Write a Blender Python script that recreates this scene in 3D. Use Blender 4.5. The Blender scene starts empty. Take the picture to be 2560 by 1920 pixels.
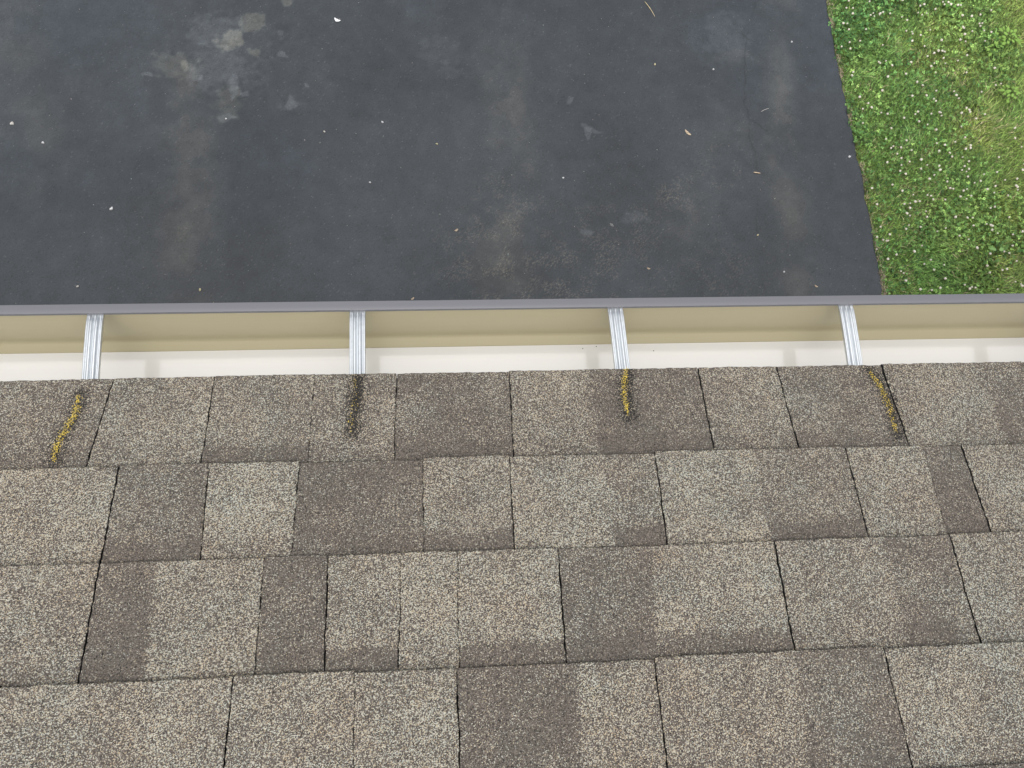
import bpy, math, random
import numpy as np
from mathutils import Vector, Matrix

random.seed(7)
rng = np.random.default_rng(7)
scene = bpy.context.scene
COL = scene.collection

# ------------------------------------------------------------------ camera
EZ = 3.15                                   # height of the eave above the driveway
R_ = Vector((0.99728, -0.03716, 0.06367))
U_ = Vector((0.01925, 0.96497, 0.26165))
F_ = Vector((0.07116, 0.25971, -0.96306))
cam = bpy.data.cameras.new('camera')
cam.sensor_width = 36.0
cam.lens = 36.0 * 1950 / 2560
cam.clip_start = 0.02
cam.clip_end = 500
co = bpy.data.objects.new('camera', cam)
M = Matrix((R_, U_, -F_)).transposed().to_4x4()
M.translation = Vector((0.0, -0.33907, EZ + 1.18774))
co.matrix_world = M
COL.objects.link(co)
scene.camera = co

# ------------------------------------------------------------------ sky, sun, exposure (overcast day)
SUN_EL, SUN_AZ = math.radians(68), math.radians(186)
world = bpy.data.worlds.new('World')
scene.world = world
world.use_nodes = True
wn = world.node_tree.nodes
wl = world.node_tree.links
bg = wn['Background']
sky = wn.new('ShaderNodeTexSky')
sky.sky_type = 'NISHITA'
sky.sun_disc = False
sky.sun_elevation = SUN_EL
sky.sun_rotation = SUN_AZ
sky.dust_density = 4.0
hs = wn.new('ShaderNodeHueSaturation')
hs.inputs['Saturation'].default_value = 0.30
wl.new(sky.outputs[0], hs.inputs['Color'])
wl.new(hs.outputs[0], bg.inputs['Color'])
bg.inputs['Strength'].default_value = 0.075
sl = bpy.data.lights.new('sun', 'SUN')
sl.energy = 1.5
sl.angle = math.radians(115)
sl.color = (1.0, 0.98, 0.95)
so = bpy.data.objects.new('sun', sl)
d = Vector((math.sin(SUN_AZ) * math.cos(SUN_EL), math.cos(SUN_AZ) * math.cos(SUN_EL), math.sin(SUN_EL)))
so.rotation_euler = d.to_track_quat('Z', 'Y').to_euler()
so.location = (0, 0, 12)
COL.objects.link(so)
scene.view_settings.view_transform = 'Standard'
scene.view_settings.look = 'None'
scene.view_settings.exposure = 0.92
scene.view_settings.gamma = 1.0


# ------------------------------------------------------------------ helpers
def tag(o, label=None, cat=None, group=None, kind=None):
    for k, v in (('label', label), ('category', cat), ('group', group), ('kind', kind)):
        if v:
            o[k] = v
    return o


def link(name, me, parent=None, loc=(0, 0, 0)):
    o = bpy.data.objects.new(name, me)
    o.location = loc
    COL.objects.link(o)
    if parent:
        o.parent = parent
    return o


def mesh_np(name, verts, faces, mats, mat_idx=None, smooth=False, attrs=None):
    """verts (n,3); faces: list of integer arrays (m,k) of any k; attrs: name -> (type, array per point)"""
    me = bpy.data.meshes.new(name)
    verts = np.asarray(verts, np.float32)
    faces = [np.asarray(f, np.int32) for f in faces if len(f)]
    me.vertices.add(len(verts))
    me.vertices.foreach_set('co', verts.ravel())
    loops = np.concatenate([f.ravel() for f in faces])
    tot = np.concatenate([np.full(len(f), f.shape[1], np.int32) for f in faces])
    start = np.concatenate([[0], np.cumsum(tot)[:-1]]).astype(np.int32)
    me.loops.add(len(loops))
    me.loops.foreach_set('vertex_index', loops)
    me.polygons.add(len(tot))
    me.polygons.foreach_set('loop_start', start)
    me.polygons.foreach_set('loop_total', tot)
    if mat_idx is not None:
        me.polygons.foreach_set('material_index', np.asarray(mat_idx, np.int32))
    me.polygons.foreach_set('use_smooth', np.full(len(tot), smooth, bool))
    for m in mats:
        me.materials.append(m)
    for k, (t, a) in (attrs or {}).items():
        at = me.attributes.new(k, t, 'POINT')
        a = np.asarray(a, np.float32)
        at.data.foreach_set({'FLOAT': 'value', 'FLOAT_VECTOR': 'vector', 'FLOAT_COLOR': 'color'}[t], a.ravel())
    me.update(calc_edges=True)
    me.validate()
    return me


_tab = rng.random((256, 256))


def vnoise(x, y):
    xi = np.floor(x).astype(int); yi = np.floor(y).astype(int)
    fx = x - xi; fy = y - yi
    fx = fx * fx * (3 - 2 * fx); fy = fy * fy * (3 - 2 * fy)
    g = lambda a, b: _tab[a & 255, b & 255]
    return (g(xi, yi) * (1 - fx) + g(xi + 1, yi) * fx) * (1 - fy) + (g(xi, yi + 1) * (1 - fx) + g(xi + 1, yi + 1) * fx) * fy


def fbm(x, y, s, o=4, seed=0):
    v = 0; a = 0.5
    for i in range(o):
        v = v + a * vnoise(x * s + 17.3 * i + seed * 7.7, y * s + 5.1 * i + seed * 3.3)
        a *= 0.5; s *= 2.03
    return v / (1 - 0.5 ** o)


def sstep(a, b, x):
    t = np.clip((x - a) / (b - a), 0, 1)
    return t * t * (3 - 2 * t)


def seg_dist(x, y, pts):
    best = np.full(np.shape(x), 1e9)
    for (ax, ay), (bx, by) in zip(pts[:-1], pts[1:]):
        dx, dy = bx - ax, by - ay
        t = np.clip(((x - ax) * dx + (y - ay) * dy) / (dx * dx + dy * dy), 0, 1)
        best = np.minimum(best, np.hypot(x - ax - t * dx, y - ay - t * dy))
    return best


class NT:
    def __init__(s, name):
        s.m = bpy.data.materials.new(name); s.m.use_nodes = True
        s.t = s.m.node_tree; s.b = s.t.nodes['Principled BSDF']

    def n(s, typ, ins=None, **kw):
        x = s.t.nodes.new('ShaderNode' + typ)
        for k, v in kw.items():
            setattr(x, k, v)
        for k, v in (ins or {}).items():
            if isinstance(v, bpy.types.NodeSocket):
                s.t.links.new(v, x.inputs[k])
            else:
                x.inputs[k].default_value = v
        return x

    def math(s, op, a, b=0.0, clamp=False):
        return s.n('Math', {0: a, 1: b}, operation=op, use_clamp=clamp).outputs[0]

    def mix(s, f, a, b):
        x = s.n('Mix', data_type='RGBA')
        for i, v in ((0, f), (6, a), (7, b)):
            if isinstance(v, bpy.types.NodeSocket):
                s.t.links.new(v, x.inputs[i])
            else:
                x.inputs[i].default_value = v if i == 0 else (*v, 1) if len(v) == 3 else v
        return x.outputs[2]

    def ramp(s, f, stops, interp='LINEAR'):
        x = s.n('ValToRGB', {0: f})
        cr = x.color_ramp; cr.interpolation = interp
        while len(cr.elements) < len(stops):
            cr.elements.new(0.5)
        for e, (p, c) in zip(cr.elements, stops):
            e.position = p; e.color = (*c, 1)
        return x.outputs[0]

    def set(s, **kw):
        for k, v in kw.items():
            k = k.replace('_', ' ')
            if isinstance(v, bpy.types.NodeSocket):
                s.t.links.new(v, s.b.inputs[k])
            else:
                s.b.inputs[k].default_value = (*v, 1) if isinstance(v, tuple) and len(v) == 3 else v
        return s

    def bump(s, h, strength, dist):
        b = s.n('Bump', {'Height': h, 'Strength': strength, 'Distance': dist})
        s.t.links.new(b.outputs[0], s.b.inputs['Normal'])


def simple(name, color, rough=0.6, metal=0.0, nscale=0.0, namt=0.0, bump=0.0, **kw):
    m = NT(name)
    if nscale:
        tc = m.n('TexCoord').outputs['Object']
        nz = m.n('TexNoise', {'Vector': tc, 'Scale': nscale, 'Detail': 5.0}).outputs['Fac']
        c2 = tuple(c * (1 - namt) for c in color); c1 = tuple(min(1, c * (1 + namt)) for c in color)
        m.set(Base_Color=m.ramp(nz, [(0.3, c2), (0.7, c1)]))
        if bump:
            m.bump(nz, bump, 0.002)
    else:
        m.set(Base_Color=color)
    m.set(Roughness=rough, Metallic=metal)
    for k, v in kw.items():
        m.set(**{k: v})
    return m.m


# ------------------------------------------------------------------ materials
def granule_material():
    m = NT('shingle_granules')
    pv = m.n('Attribute', attribute_name='pv').outputs['Vector']
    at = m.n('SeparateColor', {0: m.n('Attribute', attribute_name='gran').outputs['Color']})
    tone, hue, wear_shade = at.outputs[0], at.outputs[1], at.outputs[2]
    vo = m.n('TexVoronoi', {'Vector': pv, 'Scale': 860.0, 'Randomness': 1.0}, voronoi_dimensions='2D')
    c = m.n('SeparateColor', {0: vo.outputs['Color']})
    r, g, b = c.outputs
    dark = m.ramp(b, [(0.0, (0.055, 0.047, 0.042)), (0.22, (0.112, 0.094, 0.080)), (0.7, (0.160, 0.137, 0.116)), (1.0, (0.240, 0.210, 0.182))])
    dark = m.mix(m.math('MULTIPLY', m.math('SUBTRACT', hue, 0.5, True), 0.9), dark, (0.115, 0.118, 0.100))
    lcool = m.ramp(g, [(0.0, (0.43, 0.365, 0.255)), (0.30, (0.56, 0.505, 0.385)), (0.5, (0.40, 0.43, 0.375)), (0.78, (0.62, 0.61, 0.54)), (1.0, (0.30, 0.335, 0.31))])
    lwarm = m.ramp(g, [(0.0, (0.46, 0.33, 0.20)), (0.35, (0.56, 0.47, 0.34)), (0.7, (0.62, 0.56, 0.45)), (1.0, (0.40, 0.36, 0.29))])
    light = m.mix(m.math('SUBTRACT', m.math('MULTIPLY', hue, 2.0), 0.5, True), lwarm, lcool)
    # share of light granules follows the tone
    sel = m.math('MULTIPLY', m.math('SUBTRACT', m.math('ADD', r, tone), 1.0), 6.0, True)
    col = m.mix(sel, dark, light)
    blk = m.math('LESS_THAN', m.math('ADD', m.math('MULTIPLY', g, 0.5), m.math('MULTIPLY', b, 0.5)), 0.07)
    col = m.mix(blk, col, (0.012, 0.012, 0.012))
    col = m.mix(m.math('MULTIPLY', m.math('GREATER_THAN', m.math('ADD', g, wear_shade), 0.98), 0.92), col, (0.018, 0.017, 0.016))
    m.set(Base_Color=col, Roughness=0.85)
    m.b.inputs['Specular IOR Level'].default_value = 0.3
    big = m.n('TexNoise', {'Vector': pv, 'Scale': 230.0, 'Detail': 3.0}, noise_dimensions='2D').outputs['Fac']
    h = m.math('ADD', m.math('MULTIPLY', vo.outputs['Distance'], -1.3), m.math('ADD', m.math('MULTIPLY', r, 0.7), m.math('MULTIPLY', big, 1.2)))
    m.bump(h, 0.85, 0.0011)
    return m.m


M_GRAN = granule_material()
M_TAR = simple('asphalt_core', (0.010, 0.010, 0.010), 0.9)


def painted(name, col, rough, coat):
    m = NT(name)
    tc = m.n('TexCoord').outputs['Object']
    mp = m.n('Mapping', {'Vector': tc, 'Scale': (1.5, 160.0, 160.0)})
    st = m.n('TexNoise', {'Vector': mp.outputs[0], 'Scale': 1.0, 'Detail': 3.0}).outputs['Fac']
    pt = m.n('TexNoise', {'Vector': tc, 'Scale': 7.0, 'Detail': 4.0}).outputs['Fac']
    f = m.math('ADD', m.math('MULTIPLY', st, 0.5), m.math('MULTIPLY', pt, 0.5))
    m.set(Base_Color=m.ramp(f, [(0.3, tuple(c * 0.955 for c in col)), (0.7, col)]), Roughness=rough)
    m.b.inputs['Coat Weight'].default_value = coat
    m.b.inputs['Coat Roughness'].default_value = 0.10
    m.b.inputs['Coat IOR'].default_value = 1.5 + .4 * (coat == 1.0)
    m.bump(st, 0.12, 0.0004)
    return m.m


M_CREAM = painted('gutter_offwhite_paint', (0.78, 0.765, 0.725), 0.30, 1.0)
M_CREAM_SHADED = painted('gutter_offwhite_shaded', (0.455, 0.405, 0.262), 0.40, 0.5)  # front wall: same off-white paint, its shade and roof bounce put into the colour
M_GREY = painted('gutter_grey_paint', (0.125, 0.127, 0.142), 0.45, 0.12)


def galvanised():
    m = NT('galvanised_steel')
    tc = m.n('TexCoord').outputs['Object']
    vo = m.n('TexVoronoi', {'Vector': tc, 'Scale': 180.0})
    nz = m.n('TexNoise', {'Vector': tc, 'Scale': 90.0, 'Detail': 5.0}).outputs['Fac']
    s = m.n('SeparateColor', {0: vo.outputs['Color']}).outputs[0]
    f = m.math('ADD', m.math('MULTIPLY', s, 0.35), m.math('MULTIPLY', nz, 0.65))
    m.set(Base_Color=m.ramp(f, [(0.25, (0.62, 0.65, 0.67)), (0.7, (0.69, 0.72, 0.74))]), Metallic=0.9)
    m.set(Roughness=m.math('ADD', m.math('MULTIPLY', f, 0.12), 0.30))
    m.bump(nz, 0.03, 0.0003)
    return m.m


M_GALV = galvanised()
M_WHITE = simple('fascia_white_paint', (0.74, 0.73, 0.70), 0.5)
M_SIDING = simple('siding_vinyl', (0.33, 0.32, 0.29), 0.55, nscale=3.0, namt=0.05)
M_CRAYON = simple('yellow_crayon_wax', (0.62, 0.46, 0.06), 0.6, nscale=500.0, namt=0.3)


def asphalt_material():
    m = NT('driveway_asphalt')
    tc = m.n('TexCoord').outputs['Object']
    vc = m.n('Attribute', attribute_name='stain').outputs['Color']
    n1 = m.n('TexNoise', {'Vector': tc, 'Scale': 120.0, 'Detail': 6.0, 'Roughness': 0.7}).outputs['Fac']
    n2 = m.n('TexNoise', {'Vector': tc, 'Scale': 9.0, 'Detail': 5.0}).outputs['Fac']
    f = m.math('ADD', m.math('MULTIPLY', n1, 0.7), m.math('MULTIPLY', n2, 0.3))
    k = m.ramp(f, [(0.3, (0.72, 0.72, 0.72)), (0.7, (1.28, 1.28, 1.28))])
    col = m.n('Mix', data_type='RGBA', blend_type='MULTIPLY')
    col.inputs[0].default_value = 1.0
    m.t.links.new(vc, col.inputs[6]); m.t.links.new(k, col.inputs[7])
    m.set(Base_Color=col.outputs[2], Roughness=0.5)
    m.b.inputs['Specular IOR Level'].default_value = 0.45
    m.bump(n1, 0.30, 0.003)
    return m.m


M_ASPH = asphalt_material()


def attr_col(name, rough, spec=0.3, trans=0.0):
    m = NT(name)
    m.set(Base_Color=m.n('Attribute', attribute_name='tint').outputs['Color'], Roughness=rough)
    m.b.inputs['Specular IOR Level'].default_value = spec
    return m.m


M_GRASS = attr_col('grass_blades', 0.55, 0.35)
M_CLOVER = attr_col('clover_leaves', 0.6, 0.25)
M_PETAL = attr_col('clover_petals', 0.7, 0.2)


def lawn_material():
    m = NT('lawn_ground')
    tc = m.n('TexCoord').outputs['Object']
    a = m.n('TexNoise', {'Vector': tc, 'Scale': 60.0, 'Detail': 8.0, 'Roughness': 0.75}).outputs['Fac']
    b = m.n('TexNoise', {'Vector': tc, 'Scale': 2.2, 'Detail': 5.0}).outputs['Fac']
    g = m.ramp(a, [(0.25, (0.04, 0.065, 0.018)), (0.5, (0.125, 0.20, 0.05)), (0.75, (0.26, 0.32, 0.10))])
    d = m.ramp(a, [(0.25, (0.05, 0.055, 0.018)), (0.5, (0.17, 0.19, 0.055)), (0.75, (0.30, 0.29, 0.12))])
    m.set(Base_Color=m.mix(m.ramp(b, [(0.42, (0, 0, 0)), (0.66, (1, 1, 1))]), g, d), Roughness=0.9)
    m.bump(a, 0.8, 0.03)
    return m.m


M_LAWN = lawn_material()

# ------------------------------------------------------------------ ground: lawn sheet to the horizon
def grid_mesh(name, xs, ys, zfun, mats, attrfun=None, smooth=True):
    X, Y = np.meshgrid(xs, ys, indexing='ij')
    V = np.stack([X, Y, zfun(X, Y)], -1).reshape(-1, 3)
    nx, ny = len(xs), len(ys)
    i = (np.arange(nx - 1)[:, None] * ny + np.arange(ny - 1)[None]).ravel()
    Q = np.stack([i, i + ny, i + ny + 1, i + 1], 1)
    return mesh_np(name, V, [Q], mats, None, smooth, attrfun(V) if attrfun else None)


gx = np.unique(np.concatenate([np.linspace(-260, -12, 14), np.linspace(-12, 12, 60), np.linspace(12, 260, 14)]))
o = link('lawn', grid_mesh('lawn', gx, gx, lambda X, Y: -0.035 + 0.03 * sstep(2.7, 3.4, X) * (fbm(X, Y, 1.1, 3) - 0.5), [M_LAWN]))
tag(o, kind='structure')

# ------------------------------------------------------------------ driveway
EDGE = [(2.575, 6.5), (2.582, 4.4), (2.587, 3.52), (2.591, 3.33), (2.590, 3.02), (2.602, 2.77), (2.606, 2.55), (2.617, 2.30),
        (2.629, 2.145), (2.626, 1.98), (2.633, 1.80), (2.632, 1.61), (2.629, 1.41), (2.625, 1.35), (2.63, 0.6), (2.64, -0.5)]
_ey = np.array([p[1] for p in EDGE][::-1]); _ex = np.array([p[0] for p in EDGE][::-1])


def edge_x(y):
    return np.interp(y, _ey, _ex)


BLOTS = [(-1.404, 3.139, .105, .085, 1.0, 0), (-1.274, 3.295, .075, .075, .7, 0), (-1.054, 3.432, .035, .03, .7, 0), (-0.986, 2.673, .065, .055, .8, 1),
         (-1.364, 2.82, .035, .10, .8, 1), (-1.397, 2.579, .055, .04, .6, 1), (-1.665, 2.96, .05, .05, .7, 0), (-1.23, 3.06, .045, .04, .7, 0),
         (-1.906, 2.883, .022, .02, .8, 1), (-1.548, 2.874, .018, .018, .7, 1), (-1.282, 2.743, .024, .022, .7, 1), (-1.046, 3.055, .036, .03, .8, 1),
         (-1.086, 3.193, .025, .02, .6, 1), (-0.894, 2.8, .014, .018, .8, 1), (-1.42, 3.05, .34, .30, .20, 1), (-1.45, 2.95, .20, .17, .40, 1), (-1.72, 2.95, .15, .12, .40, 0), (-1.50, 3.22, .16, .12, .35, 1), (-1.40, 2.70, .10, .16, .35, 0), (-1.0, 2.9, .25, .3, .12, 1),
         (0.768, 2.712, .028, .03, .7, 1), (0.86, 2.472, .02, .06, .6, 1), (0.90, 2.50, .05, .02, .6, 1), (-0.062, 3.075, .15, .14, .25, 1), (1.842, 3.2, .17, .22, .3, 1),
         (0.829, 1.795, .04, .035, .6, 1), (1.11, 1.881, .10, .05, .35, 1), (0.0, 2.93, .10, .05, .25, 1)]
BANDS = [([(-1.634, 2.757), (-1.574, 2.226), (-1.529, 1.906), (-1.561, 1.699), (-1.582, 1.347)], .16, .8),
         ([(0.355, 3.193), (0.382, 2.845), (0.387, 2.642), (0.36, 2.249), (0.397, 1.996), (0.253, 1.75), (0.287, 1.451)], .14, .85),
         ([(1.875, 3.215), (1.868, 2.93), (1.75, 2.316), (1.574, 2.12), (1.363, 1.743)], .12, .5),
         ([(2.30, 3.9), (2.25, 3.516), (2.174, 2.793), (2.127, 2.25), (2.119, 1.738), (2.1, 1.2)], .11, .9),
         ([(-2.9, 3.6), (-2.778, 3.3), (-2.625, 2.834), (-2.5, 2.146)], .22, .5)]
CRACKS = [[(2.084, 3.483), (1.989, 3.217), (1.95, 3.0), (1.935, 2.85), (1.916, 2.707), (1.938, 2.584), (1.995, 2.544), (2.03, 2.50), (2.082, 2.463)],
          [(1.938, 2.584), (1.909, 2.436), (1.946, 2.343), (1.94, 2.2)], [(1.923, 2.01), (1.898, 1.902), (1.889, 1.777)],
          [(1.913, 3.332), (1.919, 3.274), (2.00, 3.20), (2.07, 3.16), (2.132, 3.154)]]


def asphalt_attr(V):
    x, y = V[:, 0], V[:, 1]
    base = np.array([0.0375, 0.0440, 0.0510])
    mott = fbm(x, y, 1.3, 5, 1)
    fine = fbm(x, y, 14, 4, 2)
    C = base[None] * (0.62 + 0.80 * mott + 0.34 * (fine - .5))[:, None]
    cool = sstep(.45, .65, fbm(x, y, .9, 3, 3))[:, None]
    C = C * (1 + cool * np.array([[-.05, .0, .05]]))
    streak = fbm(x * 6, y * 1.0, 1.0, 4, 11)
    C = C * (0.93 + 0.14 * streak)[:, None]
    wx = x + .05 * (fbm(x, y, 9, 3, 4) - .5) * 2
    wy = y + .05 * (fbm(x, y, 9, 3, 5) - .5) * 2
    for pts, w, s in BANDS:
        dd = seg_dist(wx, wy, pts)
        k = s * np.exp(-(dd / w) ** 2) * (0.15 + 1.2 * sstep(.3, .7, fbm(x, y, 5, 4, 6)))
        C += (k * (0.5 + fine))[:, None] * np.array([[.022, .019, .0130]])
    for cx, cy, rx, ry, s, kind in BLOTS:
        dd = np.sqrt(((wx - cx) / rx) ** 2 + ((wy - cy) / ry) ** 2) + 1.1 * (fbm(x, y, 24, 4, 7) - .5)
        k = s * (1 - sstep(.65, 1.15, dd)) * (.55 + .9 * (fbm(x, y, 30, 3, 8) - .2))
        C += k[:, None] * (np.array([[.075, .072, .055]]) if kind == 0 else np.array([[.055, .060, .066]]))
    # worn spots where the light aggregate shows
    agg = rng.random(len(x))
    for cx, cy, r, s in ((.20, 1.50, .35, .8), (.75, 1.42, .40, .8), (1.62, 1.5, .25, .7), (1.42, 2.06, .12, 1.3), (1.70, 2.22, .18, .8),
                         (.30, 1.9, .25, .6), (1.1, 1.8, .3, .5), (-1.55, 1.75, .2, .5), (.38, 2.2, .15, .6)):
        k = s * np.exp(-((x - cx) ** 2 + (y - cy) ** 2) / (r * r)) * sstep(.36, .75, fbm(x, y, 12, 4, 9)) * .8
        C += (k * (agg > .72) * agg)[:, None] * np.array([[.085, .072, .052]])
    C *= (.88 + .24 * rng.random(len(x)))[:, None]
    C += ((agg > .988) * .05 * rng.random(len(x)))[:, None]
    C *= (1 - .35 * (agg < .02))[:, None]
    cw = x + .012 * (fbm(x, y, 35, 3, 10) - .5) * 2
    for c in CRACKS:
        dd = seg_dist(cw, y, c)
        C *= (1 - .30 * np.exp(-(dd / .0038) ** 2) * (.5 + .7 * sstep(.35, .6, fbm(x, y, 8, 2, 12))))[:, None]
        C *= (1 - .06 * np.exp(-(dd / .03) ** 2))[:, None]
    C = np.clip(C, .012, .5)
    return {'stain': ('FLOAT_COLOR', np.concatenate([C, np.ones((len(C), 1))], 1))}


xs = np.concatenate([np.linspace(-4.2, -3.1, 60)[:-1], np.arange(-3.1, 2.6, .0065), [2.6]])
ys = np.concatenate([np.linspace(-0.3, 1.15, 60)[:-1], np.arange(1.15, 3.75, .0065), np.linspace(3.76, 14, 220)])
X, Y = np.meshgrid(xs, ys, indexing='ij')
nx, ny = X.shape
t = (X - xs[0]) / (xs[-1] - xs[0])
ex = edge_x(Y) + .013 * (fbm(Y, Y * 0, 9, 4, 13) - .5) * 2
X2 = np.where(X > 2.0, 2.0 + (X - 2.0) * (ex - 2.0) / .6, X)
Z = .0018 * (fbm(X2, Y, 2.0, 3, 14) - .5)
V = np.stack([X2, Y, Z], -1).reshape(-1, 3)
i = (np.arange(nx - 1)[:, None] * ny + np.arange(ny - 1)[None]).ravel()
Q = np.stack([i, i + ny, i + ny + 1, i + 1], 1)
A = asphalt_attr(V)
# a rounded side along the lawn
bi = (nx - 1) * ny + np.arange(ny)
Vs = V[bi] + np.array([[.012, 0, -.06]])
n0 = len(V)
V = np.concatenate([V, Vs])
sid = n0 + np.arange(ny)
Qs = np.stack([bi[:-1], sid[:-1], sid[1:], bi[1:]], 1)
st = A['stain'][1]
A['stain'] = ('FLOAT_COLOR', np.concatenate([st, st[bi]]))
o = link('driveway', mesh_np('driveway', V, [np.concatenate([Q, Qs])], [M_ASPH], None, True, A))
tag(o, kind='structure')

# ------------------------------------------------------------------ house
PITCH = math.radians(14.04)
CP, SP = math.cos(PITCH), math.sin(PITCH)
house = link('house', None)
tag(house, 'house seen from its roof, brown shingles sloping to a gutter above the driveway', 'house')


def RP(x, w, h):
    """roof coordinates (along the eave, up the slope, off the surface) to the world"""
    return np.stack([x, -w * CP + h * SP, EZ + w * SP + h * CP], -1)


def prism(name, prof, x0, x1, mat, parent, smooth=False):
    """extrude a closed (y, z) outline along the eave"""
    n = len(prof)
    P = np.array(prof, float)
    V = np.concatenate([np.c_[np.full(n, x0), P], np.c_[np.full(n, x1), P]])
    a = np.arange(n); b = (a + 1) % n
    me = mesh_np(name, V, [np.stack([a, b, b + n, a + n], 1), np.arange(n)[None, ::-1], (np.arange(n) + n)[None]], [mat], None, smooth)
    return link(name, me, parent)


HX0, HX1 = -4.6, 5.2
RW = 3.4
# roof deck (both slopes), its shingles are its pieces
ry, rz = -RW * CP, EZ + RW * SP
deck = prism('roof', [(-.004, EZ - .006), (-.002, EZ - .022), (ry, rz - .024), (2 * ry + .002, EZ - .022), (2 * ry + .004, EZ - .006), (ry, rz - .006)], HX0, HX1, M_TAR, house)
prism('fascia', [(-.0165, EZ - .03), (-.0165, EZ - .20), (-.036, EZ - .20), (-.036, EZ - .035)], HX0, HX1, M_WHITE, house)
prism('soffit', [(-.038, EZ - .185), (-.42, EZ - .185), (-.42, EZ - .195), (-.038, EZ - .195)], HX0, HX1, M_WHITE, house)
wp = [(-.46, EZ - .197)]
zz = EZ - .197
while zz > .12:
    wp += [(-.405, zz - .004) if len(wp) == 1 else (-.418, zz), (-.405, zz - .11)]
    zz -= .11
wp += [(-.418, zz), (-.418, -.06), (-.46, -.06)]
prism('wall', wp, HX0 + .3, HX1 - .3, M_SIDING, house)
prism('wall', [(2 * ry + .46, EZ - .10), (2 * ry + .46, -.06), (2 * ry + .50, -.06), (2 * ry + .50, EZ - .10)], HX0 + .3, HX1 - .3, M_SIDING, house)
for xx in (HX0 + .3, HX1 - .34):
    prism('wall', [(-.46, EZ - .2), (-.46, -.06), (2 * ry + .50, -.06), (2 * ry + .50, EZ - .2), (ry, rz - .07)], xx, xx + .04, M_SIDING, house)

# ---- shingles
ROWS = [.0012, .1467, .2890, .4418, .5905]
LINES = {
    0: [(-0.520, -0.5337, 3), (-0.3695, -0.373, 2), (-0.2183, -0.2191, 1), (-0.0917, -0.0938, 2), (0.0839, 0.0832, 2), (0.2109, 0.2139, 0), (0.3867, 0.3893, 3), (0.5167, 0.5229, 3), (0.6925, 0.6994, 3), (0.8627, 0.8565, 0), (0.9349, 0.93, 2)],
    1: [(-0.4858, -0.4855, 3), (-0.3596, -0.3531, 2), (-0.2303, -0.2311, 1), (-0.0512, -0.0501, 1), (0.0768, 0.0767, 2), (0.2235, 0.2191, 0), (0.2954, 0.2957, 3), (0.4497, 0.4479, 0), (0.593, 0.5927, 3), (0.7163, 0.7124, 1), (0.779, 0.78, 3)],
    2: [(-0.4842, -0.482, 3), (-0.4092, -0.4015, 0), (-0.2669, -0.2642, 2), (-0.18, -0.1772, 3), (-0.0806, -0.0822, 2), (-0.0033, -0.0033, 1), (0.1377, 0.137, 3), (0.2731, 0.2578, 0), (0.4496, 0.447, 3), (0.6125, 0.6027, 0), (0.712, 0.7085, 3)],
    3: [(-0.5728, -0.5698, 3), (-0.3913, -0.3898, 0), (-0.2899, -0.2886, 3), (-0.1366, -0.1328, 1), (-0.0059, -0.0051, 3), (0.1498, 0.1479, 0), (0.2536, 0.2523, 3), (0.446, 0.4315, 0), (0.5669, 0.5657, 3)]}
TONES = {  # share of light granules, strength of the dark shadow-line band
    0: [(.50, .6), (.70, .1), (.55, .8), (.55, .1), (.36, .7), (.60, .1), (.30, .6), (.55, .2), (.45, .5), (.62, .0), (.36, .3), (.42, .4)],
    1: [(.74, .0), (.44, .8), (.84, .5), (.27, .1), (.68, .9), (.76, .0), (.60, 1.), (.74, .0), (.50, .9), (.68, .0), (.32, .6), (.66, .1)],
    2: [(.66, .2), (.32, .5), (.70, .0), (.30, .4), (.70, .9), (.78, .0), (.74, 1.), (.30, .5), (.74, .9), (.62, .1), (.36, .4), (.64, .1)],
    3: [(.70, .1), (.72, .0), (.70, .0), (.70, .1), (.70, .0), (.26, .1), (.70, .3), (.66, .2), (.34, .1), (.68, .0)]}
nrow = int((RW - .05) / .1425)
while len(ROWS) <= nrow:
    ROWS.append(ROWS[-1] + .1425)
prng = random.Random(3)
MARKS = [([(-0.5674, 0.0298), (-0.565, 0.0576), (-0.5722, 0.0826), (-0.5802, 0.1032), (-0.5822, 0.1217), (-0.5785, 0.1356)], .0068, 400, .0110, .70),
         ([(-0.1555, 0.0061), (-0.1549, 0.0331), (-0.1557, 0.0547), (-0.1589, 0.0765), (-0.1585, 0.1)], .0062, 70, .0125, .92),
         ([(0.2704, 0.0013), (0.2635, 0.0312), (0.2623, 0.0562), (0.2638, 0.082)], .0058, 300, .0125, .85),
         ([(0.67, 0.0126), (0.679, 0.0353), (0.6839, 0.0596), (0.6861, 0.0792), (0.6842, 0.0991), (0.6844, 0.1243)], .0062, 280, .0120, .75)]
PANELS = []
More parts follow.
